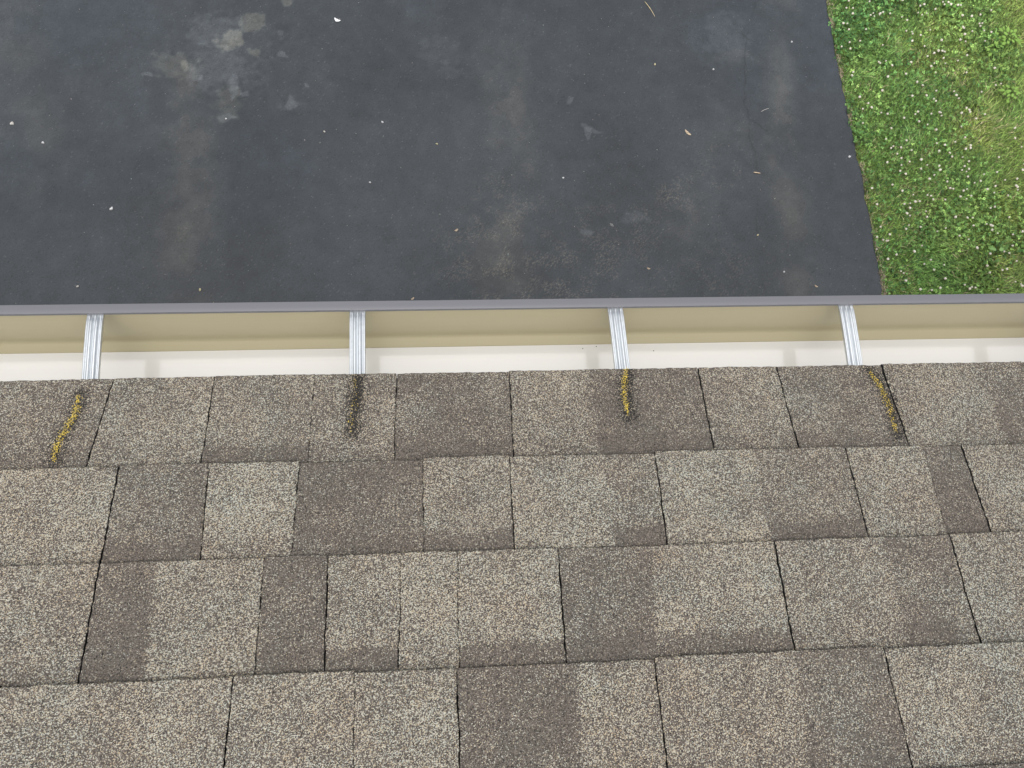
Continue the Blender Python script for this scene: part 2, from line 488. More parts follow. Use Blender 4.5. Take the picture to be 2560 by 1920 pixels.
for k in range(nrow):
    lines = list(LINES.get(k, [])); tones = list(TONES.get(k, []))
    if not lines:
        x = -.6 + prng.uniform(-.1, .1)
        tones = [(.6, .2)]
        while x < .9:
            lines.append((x, x, prng.choice((3, 3, 2, 1, 0)))); tones.append((prng.choice((.3, .36, .6, .7, .74)), prng.choice((0, .2, .8))))
            x += prng.uniform(.09, .2)
    x = lines[0][0]
    while x > HX0 + .3:
        x = min(x - prng.uniform(.10, .21), -.76) if k < 4 else x - prng.uniform(.10, .21)
        lines.insert(0, (x, x, prng.choice((3, 2, 1)))); tones.insert(0, (prng.choice((.3, .36, .6, .7, .74)), prng.choice((0, .2, .8))))
    x = lines[-1][0]
    while x < HX1 - .3:
        x = max(x + prng.uniform(.10, .21), .97) if k < 4 else x + prng.uniform(.10, .21)
        lines.append((x, x, prng.choice((3, 2, 1)))); tones.append((prng.choice((.3, .36, .6, .7, .74)), prng.choice((0, .2, .8))))
    lines = [(HX0 - .02, HX0 - .02, 1)] + lines + [(HX1 + .02, HX1 + .02, 1)]
    cur = [0]
    for j in range(1, len(lines)):
        cur.append(j)
        if lines[j][2] > 0 or j == len(lines) - 1:
            PANELS.append(dict(row=k, L=lines[cur[0]], R=lines[j], inner=[(lines[q], tones[q]) for q in cur[1:-1]], tone0=tones[cur[0]]))
            # tones of the stretches between inner colour breaks
            PANELS[-1]['tones'] = [tones[q] for q in cur[:-1]]
            cur = [j]
for p in PANELS:
    xm = .5 * (p['L'][0] + p['R'][0])
    # teeth (thick) against single layer (thin)
    light = p['tones'][0][0] > .5
    p['h'] = .0066 + (.0016 if light else 0) + prng.uniform(-.0004, .0004)
    p['dw'] = prng.uniform(-.0022, .0022) if p['row'] else prng.uniform(-.0008, .0008)
    p['vis'] = math.hypot(xm - .12, (ROWS[p['row']] - .25) * 1.2)
    p['tilt'] = prng.uniform(-.0006, .0006)


def hsurf(p, w):
    w0, w1 = ROWS[p['row']], ROWS[p['row'] + 1]
    return p['h'] + (.0026 - p['h']) * np.clip((w - w0) / (w1 - w0), 0, 1.25)


def panel_arrays(p, step):
    k = p['row']
    w0, w1 = ROWS[k] + p['dw'], ROWS[k + 1] + .022
    we = ROWS[k + 1]
    gap = (0, .0002, .0005, .0009)
    (lx0, lx1, ls), (rx0, rx1, rs) = p['L'], p['R']
    nu = max(2, int(round((rx0 - lx0) / step)) + 1); nv = max(2, int(round((w1 - w0) / step)) + 1)
    fine = step < .02
    uu, vv = np.linspace(0, 1, nu), np.linspace(0, 1, nv)
    if fine:
        e = .0011 / (rx0 - lx0)
        uu = np.concatenate([[0, e], uu[1:-1], [1 - e, 1]]); vv = np.concatenate([[0, .0012 / (w1 - w0)], vv[1:]])
        nu, nv = len(uu), len(vv)
    u = uu[:, None] * np.ones((1, nv)); v = np.ones((nu, 1)) * vv[None]
    w = w0 + (w1 - w0) * v
    fr = (w - ROWS[k]) / (we - ROWS[k])
    jl = (.0013 * (fbm(w, w * 0 + lx0 * 31, 38, 3, 20) - .5) * 2 + .0006 * (fbm(w, w * 0 + lx0 * 31, 70, 3, 50) - .5) * 2 if fine else 0)
    jr = (.0013 * (fbm(w, w * 0 + rx0 * 31, 38, 3, 20) - .5) * 2 - .0006 * (fbm(w, w * 0 + rx0 * 31, 70, 3, 51) - .5) * 2 if fine else 0)
    xl = lx0 + (lx1 - lx0) * fr + gap[ls] + jl
    xr = rx0 + (rx1 - rx0) * fr - gap[rs] + jr
    x = xl + (xr - xl) * u
    if fine:
        j = rng.uniform(-1, 1, (2, nv)) * .0007
        x[:2] += j[0]; x[-2:] += j[1]
        e = (fbm(x[:, 0], x[:, 0] * 0 + k, 30, 3, 21) - .5) * .0022 + rng.uniform(-1, 1, nu) * .0006
        w[:, 0] += e; w[:, 1] += e
    h = hsurf(p, w) + p['tilt'] * (u - .5) * 2
    if fine:
        h = h + .0009 * (fbm(x, w, 16, 3, 22) - .5)
        h[0] -= .0007; h[-1] -= .0007; h[:, 0] -= .0009
    # tone, hue, painted edge shade with granule loss
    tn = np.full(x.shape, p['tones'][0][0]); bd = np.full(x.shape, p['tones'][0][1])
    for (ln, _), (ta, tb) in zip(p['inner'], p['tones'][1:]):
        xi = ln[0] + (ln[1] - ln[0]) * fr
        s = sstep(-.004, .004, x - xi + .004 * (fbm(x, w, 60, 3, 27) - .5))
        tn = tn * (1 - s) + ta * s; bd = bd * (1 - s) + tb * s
    big = fbm(x, w, 14, 3, 23)
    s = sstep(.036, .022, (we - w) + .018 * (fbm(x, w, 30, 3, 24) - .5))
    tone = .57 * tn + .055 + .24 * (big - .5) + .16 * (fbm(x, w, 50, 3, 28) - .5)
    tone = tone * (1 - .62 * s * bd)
    hue = .56 + .55 * (fbm(x, w, 9, 4, 25) - .5) + .35 * (fbm(x + 3, w, 30, 2, 26) - .5)
    wear_shade = np.zeros(x.shape)
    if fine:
        wear_shade[:, 0] = .35 if k else .2  # course-line shade painted on the edges, with granule loss at cuts and marks
        wear_shade[0] = .25 * min(1, ls); wear_shade[-1] = .25 * min(1, rs)
    if k == 0 and fine:
        for pts, wd, cnt, halo, s_ in MARKS:
            wear_shade = np.maximum(wear_shade, s_ * np.exp(-(seg_dist(x - .0025, w, pts) / halo) ** 2) * (.55 + .75 * fbm(x, w, 90, 3, 29)))
    top = RP(x, w, h).reshape(-1, 3)
    gran = np.stack([np.clip(tone, .03, .9), np.clip(hue, 0, 1), wear_shade, np.ones(x.shape)], -1).reshape(-1, 4)
    pv = np.stack([x, w, x * 0], -1).reshape(-1, 3)
    i = (np.arange(nu - 1)[:, None] * nv + np.arange(nv - 1)[None]).ravel()
    Q = np.stack([i, i + nv, i + nv + 1, i + 1], 1)
    # rim going down to the layer below
    ring = np.concatenate([np.arange(nu) * nv, (nu - 1) * nv + np.arange(1, nv), (np.arange(nu - 1)[::-1]) * nv + nv - 1, np.arange(nv - 2, 0, -1)])
    n = len(top)
    low = RP(x, w, h * 0 - .0008).reshape(-1, 3)[ring]
    a = np.arange(len(ring)); b = (a + 1) % len(ring)
    S = np.stack([ring[b], ring[a], n + a, n + b], 1)
    V = np.concatenate([top, low])
    gran = np.concatenate([gran, gran[ring]]); pv = np.concatenate([pv, pv[ring]])
    return V, Q, S, gran, pv


def panel_mesh(ps, step):
    Vs, Fs, Mi, Gs, Ps = [], [], [], [], []
    n = 0
    for p in ps:
        V, Q, S, g, pv = panel_arrays(p, step)
        Vs.append(V); Fs += [Q + n, S + n]; Mi += [np.zeros(len(Q), int), np.ones(len(S), int)]; Gs.append(g); Ps.append(pv)
        n += len(V)
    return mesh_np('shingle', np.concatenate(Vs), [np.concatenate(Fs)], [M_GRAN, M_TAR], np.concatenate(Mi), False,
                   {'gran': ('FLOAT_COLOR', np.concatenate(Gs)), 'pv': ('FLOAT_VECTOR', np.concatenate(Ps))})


PANELS.sort(key=lambda p: p['vis'])
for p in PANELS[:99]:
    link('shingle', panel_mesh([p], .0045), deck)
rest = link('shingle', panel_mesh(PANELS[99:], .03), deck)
rest['kind'] = 'stuff'


# yellow crayon strokes rubbed onto the granules above each hanger
def row0_panel(x):
    for p in PANELS:
        if p['row'] == 0 and p['L'][0] <= x <= p['R'][0]:
            return p
    return PANELS[0]


OCT_V = np.array([(1, 0, 0), (0, 1, 0), (-1, 0, 0), (0, -1, 0), (0, 0, 1), (0, 0, -1)], float)
OCT_F = np.array([(0, 1, 4), (1, 2, 4), (2, 3, 4), (3, 0, 4), (1, 0, 5), (2, 1, 5), (3, 2, 5), (0, 3, 5)])
for pts, wd, cnt, halo, s_ in MARKS:
    P = np.array(pts); seg = np.hypot(*np.diff(P, axis=0).T); cum = np.concatenate([[0], np.cumsum(seg)]); tot = cum[-1]
    Vs, Fs = [], []
    for q in range(cnt):
        s = tot * min(.999, rng.beta(1.15, 1.25))
        j = min(np.searchsorted(cum, s, 'right') - 1, len(seg) - 1)
        f = (s - cum[j]) / seg[j]
        taper = math.sin(math.pi * min(1, max(.02, .12 + .80 * s / tot))) ** .6
        c = P[j] * (1 - f) + P[j + 1] * f + rng.normal(0, wd * .50 * taper, 2)
        r = rng.uniform(.0003, .00085)
        v = OCT_V * np.array([rng.uniform(.7, 1.4), rng.uniform(.7, 1.4), .28]) * r * rng.uniform(.75, 1.25, (6, 1))
        an = rng.uniform(0, 6.3)
        x = v[:, 0] * math.cos(an) - v[:, 1] * math.sin(an) + c[0]; w = v[:, 0] * math.sin(an) + v[:, 1] * math.cos(an) + c[1]
        pp = row0_panel(c[0])
        h = hsurf(pp, c[1]) + pp['tilt'] * ((c[0] - pp['L'][0]) / (pp['R'][0] - pp['L'][0]) - .5) * 2 + .00015 + v[:, 2]
        Fs.append(OCT_F + 6 * q); Vs.append(RP(x, w, h))
    link('crayon_mark', mesh_np('crayon_mark', np.concatenate(Vs), [np.concatenate(Fs)], [M_CRAYON]), deck)

# ---- gutter
INNER = [(-.0145, -.028), (-.0145, -.150), (-.0135, -.158), (-.008, -.1615), (-.002, -.1617), (.0945, -.1622), (.0962, -.1622), (.0966, -.1634), (.0974, -.1634), (.0979, -.1618), (.1110, -.1546), (.1128, -.1533), (.1142, -.1515), (.1154, -.1485), (.1165, -.143),
         (.1185, -.132), (.1210, -.118), (.1237, -.104), (.1264, -.090), (.1292, -.077), (.1317, -.066), (.1338, -.055), (.1352, -.040)]
P = np.array(INNER)
T = np.gradient(P, axis=0); T /= np.linalg.norm(T, axis=1)[:, None]
OUT = P - np.stack([-T[:, 1], T[:, 0]], 1) * .0009


def resample(P, n):
    P = np.array(P); s = np.concatenate([[0], np.cumsum(np.hypot(*np.diff(P, axis=0).T))])
    # Catmull-Rom through the points for a soft ogee
    out = []
    for i in range(len(P) - 1):
        p0, p1, p2, p3 = P[max(i - 1, 0)], P[i], P[i + 1], P[min(i + 2, len(P) - 1)]
        m = 1 if s[i + 1] - s[i] > .05 or P[i][1] < -.1550 else n
        for f in np.arange(m) / m:
            out.append(p1 if m == 1 else .5 * ((2 * p1) + (p2 - p0) * f + (2 * p0 - 5 * p1 + 4 * p2 - p3) * f * f + (3 * p1 - p0 - 3 * p2 + p3) * f ** 3))
    return np.array(out + [P[-1]])


GX0, GX1 = HX0, HX1
inn = resample(INNER, 3)
T = np.gradient(inn, axis=0); T /= np.linalg.norm(T, axis=1)[:, None] + 1e-12
out_ = inn - np.stack([-T[:, 1], T[:, 0]], 1) * .0009
gxs = np.linspace(GX0, GX1, 60)
n = len(inn)
Vg, Fi = [], []
sag = .0012 * np.sin(gxs * 2.1) + .0008 * np.sin(gxs * 5.3 + 1)
for gi, (xx, sg) in enumerate(zip(gxs, sag)):
    # the front is pulled a hair in and out between the hangers
    k = np.clip((inn[:, 0] - .09) / .05, 0, 1)
    Vg.append(np.c_[np.full(n, xx), inn[:, 0] + k * sg, EZ + inn[:, 1]])
    Vg.append(np.c_[np.full(n, xx), out_[:, 0] + k * sg, EZ + out_[:, 1]])
a = np.arange(n - 1)
fin, fout = [], []
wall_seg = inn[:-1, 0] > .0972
fm = []
for gi in range(len(gxs) - 1):
    b0, b1 = gi * 2 * n, (gi + 1) * 2 * n
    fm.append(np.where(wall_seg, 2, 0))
    fin.append(np.stack([b0 + a, b0 + a + 1, b1 + a + 1, b1 + a], 1))
    fout.append(np.stack([b0 + n + a + 1, b0 + n + a, b1 + n + a, b1 + n + a + 1], 1))
rimf = []
for e in (0, n - 1):
    for gi in range(len(gxs) - 1):
        b0, b1 = gi * 2 * n, (gi + 1) * 2 * n
        rimf.append([b0 + e, b1 + e, b1 + n + e, b0 + n + e])
# end caps
capL = np.arange(n)[None]; capR = ((len(gxs) - 1) * 2 * n + np.arange(n))[None, ::-1]
fin = np.concatenate(fin); fout = np.concatenate(fout); rimf = np.array(rimf)
gut = link('gutter', mesh_np('gutter', np.concatenate(Vg), [fin, fout, rimf, capL, capR], [M_CREAM, M_GREY, M_CREAM_SHADED],
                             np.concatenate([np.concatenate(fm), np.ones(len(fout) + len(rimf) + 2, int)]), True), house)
gut.data.set_sharp_from_angle(angle=math.radians(30))
gut['label'] = 'gutter painted cream inside with a grey front lip'
# folded front lip
lipP = np.array([(.1362, -.0445), (.1378, -.0362), (.1376, -.0345), (.1372, -.0341), (.1290, -.0340), (.1227, -.0341), (.1220, -.0345), (.1217, -.0358), (.1216, -.0410), (.1224, -.0412),
                 (.1231, -.0368), (.1252, -.0352), (.1340, -.0353), (.1358, -.0372), (.1354, -.0445)])
m_ = len(lipP)
Vl = []
for xx, sg in zip(gxs, sag):
    Vl.append(np.c_[np.full(m_, xx), lipP[:, 0], EZ + lipP[:, 1]])
a = np.arange(m_); b = (a + 1) % m_
Fl = np.concatenate([np.stack([gi * m_ + b, gi * m_ + a, (gi + 1) * m_ + a, (gi + 1) * m_ + b], 1) for gi in range(len(gxs) - 1)])
lip = link('gutter_lip', mesh_np('gutter_lip', np.concatenate(Vl), [Fl, np.arange(m_)[None], ((len(gxs) - 1) * m_ + np.arange(m_))[None, ::-1]], [M_GREY], None, True), gut)
lip.data.set_sharp_from_angle(angle=math.radians(35))
lip['label'] = 'folded grey front lip of the gutter'

# hidden hangers: galvanised corrugated straps from the lip back to the fascia
SEC = np.array([(-13, -4.2), (-12.9, -.5), (-12.2, .3), (-10.4, .3), (-9.7, -1.6), (-8.6, -2.2), (-7.6, -1.2), (-6.2, 1.6), (-4.2, 2.6), (-2.4, 1.7), (-1.2, -1.0), (-.5, -2.2), (.5, -2.2), (1.2, -1.0),
                (2.4, 1.7), (4.2, 2.6), (6.2, 1.6), (7.6, -1.2), (8.6, -2.2), (9.7, -1.6), (10.4, .3), (12.2, .3), (12.9, -.5), (13, -4.2)]) * .001
ysn = [-.014, .0, .03, .06, .09, .108, .113, .118, .1325]
flat = [1, 1, 1, 1, 1, 1, .75, .35, .2]
drop = [.0, .0, .0006, .001, .0008, 0, -.0008, -.0022, -.0028]
ns = len(SEC)
Vh = []
for side in (0, 1):
    for yy, fl, dz in zip(ysn, flat, drop):
        Vh.append(np.c_[SEC[:, 0], np.full(ns, yy), SEC[:, 1] * fl + dz - side * .0011])
nr = len(ysn)
Vh = np.concatenate(Vh)
Fh = []
a = np.arange(ns - 1)
for i in range(nr - 1):
    Fh.append(np.stack([i * ns + a, i * ns + a + 1, (i + 1) * ns + a + 1, (i + 1) * ns + a], 1))
    q = nr * ns
    Fh.append(np.stack([q + i * ns + a + 1, q + i * ns + a, q + (i + 1) * ns + a, q + (i + 1) * ns + a + 1], 1))
q = nr * ns
for i in range(nr - 1):
    for e, fl_ in ((0, 0), (ns - 1, 1)):
        f = [i * ns + e, (i + 1) * ns + e, q + (i + 1) * ns + e, q + i * ns + e]
        Fh.append(np.array([f[::-1] if fl_ else f]))
for i in (0, nr - 1):
    f = np.stack([i * ns + a, q + i * ns + a, q + i * ns + a + 1, i * ns + a + 1], 1)
    Fh.append(f if i == 0 else f[:, ::-1])
hang_me = mesh_np('hanger', Vh, [np.concatenate(Fh)], [M_GALV], None, True)
HANG = [(-.579, -1.5), (-.1605, -.8), (.271, -2.5), (.674, -.3)]
for xx in (-.985, -1.39, -1.80, -2.2):
    HANG.append((xx, prng.uniform(-1, 1)))
for xx in (1.08, 1.49, 1.89, 2.3):
    HANG.append((xx, prng.uniform(-1, 1)))
for xx, an in HANG:
    hgr = link('hanger', hang_me, gut, (xx - math.tan(math.radians(an)) * .11, 0, EZ - .0378))
    hgr.rotation_euler = (math.radians(.6), 0, -math.radians(an))

# ------------------------------------------------------------------ lawn plants
VX0, VX1, VY0, VY1 = 2.55, 4.75, .7, 4.3


def lawn_z(x, y):
    return -0.035 + 0.03 * sstep(2.7, 3.4, x) * (fbm(x, y, 1.1, 3) - 0.5)


NB = 120000
bx = rng.uniform(VX0, VX1, NB); by = rng.uniform(VY0, VY1, NB)
ox_ = rng.uniform(2.4, 9.0, 90000); oy_ = rng.uniform(-.6, 8.5, 90000)     # thinner growth farther out, fading into the lawn sheet
ok_ = (ox_ > VX1) | (oy_ > VY1) | (oy_ < VY0)
ok_ &= rng.random(90000) < 1 - sstep(5.5, 9.0, ox_ + .4 * np.maximum(oy_ - 5, 0))
bx = np.concatenate([bx, ox_[ok_]]); by = np.concatenate([by, oy_[ok_]])
keep = bx > edge_x(by) - .004 + rng.uniform(-.016, .02, len(bx))
bx, by = bx[keep], by[keep]
NB = len(bx)
far = ((bx > VX1) | (by > VY1) | (by < VY0)) * 1.0
clump = fbm(bx, by, 3.2, 4, 30)
tall = np.zeros(NB)
for tx_, ty_, tr_ in ((3.12, 3.06, .22), (3.04, 1.60, .22), (3.62, 2.74, .26), (3.34, 1.50, .15), (2.75, 2.9, .10), (3.45, 2.0, .14), (2.95, 2.45, .10)):
    tall = np.maximum(tall, np.exp(-((bx - tx_) ** 2 + (by - ty_) ** 2) / tr_ ** 2) * sstep(.3, .55, fbm(bx, by, 6, 3, 31)))
ln = rng.uniform(.022, .050, NB) * (1 + 1.5 * tall) * (1 + .6 * far)
wd = rng.uniform(.0016, .0034, NB) * (1 + .5 * tall) * (1 + 1.2 * far)
flow = fbm(bx, by, 2.0, 3, 32) * 12.0
az = flow + rng.normal(0, 1, NB) * (1.7 - 1.1 * tall)
lean = np.clip(rng.normal(.95, .3, NB), .15, 1.5)
dx, dy = np.cos(az), np.sin(az)
px, py = -dy * wd / 2, dx * wd / 2
z0 = lawn_z(bx, by)
l1 = ln * .55
mz = z0 + l1 * np.cos(lean * .6); mx = bx + dx * l1 * np.sin(lean * .6); my = by + dy * l1 * np.sin(lean * .6)
l2 = ln * .45
tz = mz + l2 * np.cos(np.minimum(lean * 1.35, 1.75)); tx = mx + dx * l2 * np.sin(np.minimum(lean * 1.35, 1.75)); ty = my + dy * l2 * np.sin(np.minimum(lean * 1.35, 1.75))
V = np.stack([np.stack([bx - px, by - py, z0], 1), np.stack([bx + px, by + py, z0], 1), np.stack([mx + px, my + py, mz], 1), np.stack([mx - px, my - py, mz], 1), np.stack([tx, ty, tz], 1)], 1).reshape(-1, 3)
b0 = np.arange(NB)[:, None] * 5
Q = b0 + np.array([[0, 1, 2, 3]]); Tt = b0 + np.array([[3, 2, 4]])
gA, gB, gC = np.array([.17, .31, .070]), np.array([.29, .37, .09]), np.array([.50, .44, .25])
yel = np.clip(-.12 + sstep(2.9, 3.8, bx) * .75 + (clump - .5) * 2.2 + rng.normal(0, .18, NB), 0, 1)[:, None]
c = gA * (1 - yel) + gB * yel
blu = (tall * .5 * (yel[:, 0] < .4))[:, None]
c = c * (1 - blu) + np.array([.16, .29, .10]) * blu
dryp = .05 + .10 * sstep(.52, .7, fbm(bx, by, 4.0, 3, 33)) + .5 * (bx < edge_x(by) + .02)
dry = (rng.random(NB) < dryp)[:, None]
c = np.where(dry, gC * rng.uniform(.6, 1.1, (NB, 1)), c) * rng.gamma(3.2, 1 / 3.0, (NB, 1)).clip(.22, 2.4)
tint = np.repeat(np.concatenate([c, np.ones((NB, 1))], 1), 5, 0)
o = link('grass', mesh_np('grass', V, [Q, Tt], [M_GRASS], None, True, {'tint': ('FLOAT_COLOR', tint)}))
tag(o, 'green grass with yellow and dry blades growing beside the driveway', 'grass', kind='stuff')

NC = 60000
cx = rng.uniform(VX0, VX1, NC); cy = rng.uniform(VY0, VY1, NC)
dens = .25 + .75 * sstep(.38, .54, fbm(cx, cy, 2.2, 4, 40)) - .65 * sstep(3.3, 3.9, cx)
keep = (cx > edge_x(cy) + rng.uniform(-.016, .02, NC)) & (rng.random(NC) < dens)
cx, cy = cx[keep], cy[keep]; NC = len(cx)
cz = lawn_z(cx, cy) + rng.uniform(.010, .058, NC)
rad = rng.uniform(.0034, .0074, NC)
az = rng.uniform(0, 6.28, NC)
tiltx, tilty = rng.normal(0, .5, NC), rng.normal(0, .5, NC)
LE = np.array([(0.05, 0), (.75, -.62), (1.25, -.78), (1.62, -.42), (1.56, 0), (1.62, .42), (1.25, .78), (.75, .62)])
Vs = []
for k in range(3):
    an = az + k * 2.094
    ca, sa = np.cos(an)[:, None], np.sin(an)[:, None]
    lx, ly = LE[None, :, 0] * rad[:, None], LE[None, :, 1] * rad[:, None]
    x = ca * lx - sa * ly; y = sa * lx + ca * ly
    z = x * tiltx[:, None] + y * tilty[:, None] + .25 * np.abs(ly)
    Vs.append(np.stack([cx[:, None] + x, cy[:, None] + y, cz[:, None] + z], -1))
V = np.stack(Vs, 1).reshape(-1, 3)
Fc = (np.arange(NC * 3)[:, None] * 8 + np.arange(8)[None])
f = np.clip(fbm(cx, cy, 3, 3, 41) - .15 + .3 * sstep(3.0, 3.8, cx) + rng.normal(0, .2, NC), 0, 1)[:, None]
c = (np.array([.080, .200, .060]) * (1 - f) + np.array([.29, .43, .11]) * f) * rng.gamma(2.8, .36, (NC, 1)).clip(.2, 2.4)
tint = np.repeat(np.concatenate([c, np.ones((NC, 1))], 1), 24, 0)
o = link('clover', mesh_np('clover', V, [Fc], [M_CLOVER], None, False, {'tint': ('FLOAT_COLOR', tint)}))
tag(o, 'low green clover leaves spread through the lawn beside the driveway', 'clover', kind='stuff')


# white clover flowers: a globe of little florets on a thin stalk
def flower_mesh(seed):
    g = np.random.default_rng(seed)
    Vs, Fs, Cs = [], [], []
    n = 0
    for q in range(46):
        ph = math.acos(1 - 1.55 * (q + .5) / 46); th = q * 2.39996 + g.normal(0, .15)
        dr = np.array([math.sin(ph) * math.cos(th), math.sin(ph) * math.sin(th), math.cos(ph)])
        up = np.array([0, 0, 1.]); s = np.cross(dr, up) + 1e-4; s /= np.linalg.norm(s); tt = np.cross(s, dr)
        r0, r1, wd_ = .002, .0085 * g.uniform(.85, 1.15), .0030
        Vs += [dr * r0, dr * r1 * .7 + s * wd_, dr * r1, dr * r1 * .7 - s * wd_, dr * r1 * .75 + tt * wd_ * .8]
        Fs += [(n, n + 1, n + 4), (n + 1, n + 2, n + 4), (n + 2, n + 3, n + 4), (n + 3, n, n + 4), (n, n + 3, n + 2), (n, n + 2, n + 1)]
        low = ph > 1.5
        col = np.array([.42, .33, .24]) if low else np.array([.86, .82, .72]) * g.uniform(.88, 1.08)
        Cs += [col] * 5; n += 5
    k = 5
    for z in (-.075, -.001):
        for j in range(k):
            Vs.append(np.array([.0009 * math.cos(j * 6.283 / k), .0009 * math.sin(j * 6.283 / k), z])); Cs.append(np.array([.09, .16, .05]))
    quads = [(n + j, n + (j + 1) % k, n + k + (j + 1) % k, n + k + j) for j in range(k)]
    Cs = np.concatenate([np.array(Cs), np.ones((len(Cs), 1))], 1)
    return mesh_np('clover_flower', np.array(Vs), [np.array(Fs), np.array(quads)], [M_PETAL], None, False, {'tint': ('FLOAT_COLOR', Cs)})


FLM = [flower_mesh(s) for s in range(5)]
FLOWERS = [(3.209, 3.406), (3.12, 3.344), (3.405, 3.5), (3.453, 3.475), (3.498, 3.464), (3.261, 3.471), (3.232, 3.387), (3.273, 3.407), (3.144, 3.26), (2.697, 3.264), (2.816, 3.266), (2.663, 3.31), (2.75, 3.435), (2.864, 3.378), (2.623, 3.127), (2.688, 3.118), (2.914, 3.143), (3.341, 3.192), (3.469, 3.191), (3.514, 3.239), (3.563, 3.255), (3.656, 3.271), (3.655, 3.398), (3.512, 3.299), (3.207, 3.139), (3.306, 3.111), (3.324, 3.101), (3.335, 3.01), (3.42, 3.025), (3.252, 2.937), (3.139, 2.832), (3.101, 2.854), (2.851, 2.787), (2.947, 2.977), (2.663, 2.903), (3.048, 2.611), (2.96, 2.576), (3.059, 2.552), (3.221, 2.619), (3.231, 2.606), (3.469, 2.586), (3.427, 2.646), (2.818, 2.624), (2.7, 2.654), (2.816, 2.426), (2.912, 2.368), (3.153, 2.393), (3.278, 2.4), (3.38, 2.362), (3.203, 2.379), (3.246, 2.301), (3.023, 2.271), (3.017, 2.211), (3.063, 2.238), (3.142, 2.231), (2.909, 2.175), (3.092, 2.161), (3.056, 2.134), (3.316, 2.231), (3.292, 2.201), (3.324, 2.155), (3.428, 2.165), (3.533, 2.191), (3.563, 2.125), (3.177, 2.119), (2.803, 2.093), (2.864, 2.053), (2.922, 2.017), (3.046, 2.014), (3.354, 2.105), (3.394, 2.118), (3.566, 2.019), (3.469, 2.033), (3.14, 1.99), (2.928, 1.969), (2.967, 1.979), (2.863, 1.96), (2.886, 1.879), (2.99, 1.904), (2.996, 1.872), (2.842, 1.787), (3.037, 1.763), (3.293, 1.86), (3.255, 1.858), (3.539, 1.863), (2.64, 1.728), (2.672, 1.706), (2.699, 1.703), (2.684, 1.578), (2.745, 1.609), (2.968, 1.576), (2.922, 1.549), (2.868, 1.632), (2.756, 1.497), (3.031, 1.445), (3.199, 1.389), (3.282, 1.654), (2.626, 1.647), (3.698, 2.198), (3.641, 2.078), (3.585, 1.589), (3.35, 1.368), (2.969, 2.338), (2.66, 2.067)]
fr = random.Random(11)
while len(FLOWERS) < 280:
    x, y = fr.uniform(2.66, 3.75), fr.uniform(1.35, 3.6)
    if fr.random() < 1.1 - .55 * abs(x - 3.05):
        FLOWERS.append((x, y))
for q, (x, y) in enumerate(FLOWERS):
    f_ = link('clover_flower', FLM[q % 5], None, (x, y, float(lawn_z(np.array([x]), np.array([y]))[0]) + fr.uniform(.05, .068)))
    f_.rotation_euler = (fr.gauss(0, .25), fr.gauss(0, .25), fr.uniform(0, 6.28))
    s = fr.uniform(.6, 1.1)
    f_.scale = (s, s, 1)
    tag(f_, 'small white clover flower standing in the green lawn', 'flower', 'white clover flowers in the lawn')


# broad-leaved weeds
def weed(name, loc, n, size, colr, label, seed):
    g = np.random.default_rng(seed)
    root = link(name, None, None, loc)
    tag(root, label, 'weed', 'broad-leaved weeds in the lawn')
    Vs, Fs, Cs = [], [], []
    nn = 0
    for q in range(n):
        an = q * 2.39996 + g.normal(0, .5); ln_ = size * g.uniform(.5, 1.15); r0 = size * math.sqrt(q) * g.uniform(.25, .5)
        tp = g.normal(-.1, .25)
        for i in range(6):
            tq = i / 5; wv = ln_ * .34 * math.sin(math.pi * (.08 + .86 * tq)) ** .8 * (1 + .12 * math.sin(i * 2.6))
            for sgn in (-1, 0, 1):
                lx = r0 + ln_ * tq; ly = sgn * wv
                z = .045 + .03 * (1 - q / n) + ln_ * tp * tq * tq + (.10 * wv if sgn else -.06 * wv)
                Vs.append((lx * math.cos(an) - ly * math.sin(an), lx * math.sin(an) + ly * math.cos(an), z))
                Cs.append(np.array(colr) * g.uniform(.9, 1.1) * (1.15 if sgn == 0 else 1))
        for i in range(5):
            for j in range(2):
                a = nn + i * 3 + j
                Fs.append((a, a + 3, a + 4, a + 1))
        nn += 18
    Cs = np.concatenate([np.array(Cs), np.ones((len(Cs), 1))], 1)
    link('leaves', mesh_np('leaves', np.array(Vs), [np.array(Fs)], [M_CLOVER], None, True, {'tint': ('FLOAT_COLOR', Cs)}), root)
    V2, F2 = [], []
    for q in range(4):
        an = q * 1.57 + g.uniform(0, 1)
        for i, (r, z) in enumerate(((.003, -.03), (.012, .045))):
            for j in range(4):
                V2.append((r * math.cos(an) + .0012 * math.cos(j * 1.57), r * math.sin(an) + .0012 * math.sin(j * 1.57), z))
        b_ = q * 8
        F2 += [(b_ + j, b_ + (j + 1) % 4, b_ + 4 + (j + 1) % 4, b_ + 4 + j) for j in range(4)]
    link('stem', mesh_np('stem', np.array(V2), [np.array(F2)], [M_CLOVER], None, True,
                         {'tint': ('FLOAT_COLOR', np.tile(np.array([.10, .15, .05, 1]), (len(V2), 1)))}), root)


LIME = (.20, .34, .07)
weed('leafy_weed', (3.751, 2.778, -.03), 20, .032, LIME, 'bright lime green leafy weed by itself near the right side of the lawn', 1)
weed('leafy_weed', (3.815, 3.216, -.03), 30, .034, LIME, 'largest lime green leafy weed, spreading above the lone weed at the right', 2)
weed('leafy_weed', (3.70, 3.13, -.03), 13, .028, LIME, 'small lime green weed touching the left of the largest weed', 3)
weed('leafy_weed', (3.454, 3.449, -.03), 9, .032, (.13, .28, .055), 'flat mid green weed at the far top of the lawn among clover flowers', 4)
weed('leafy_weed', (2.715, 2.33, -.03), 12, .020, (.16, .30, .06), 'small pale green weed close to the driveway edge', 5)
weed('leafy_weed', (3.41, 1.623, -.03), 2, .050, (.19, .33, .11), 'single pale broad leaf weed in the grass near the gutter', 6)

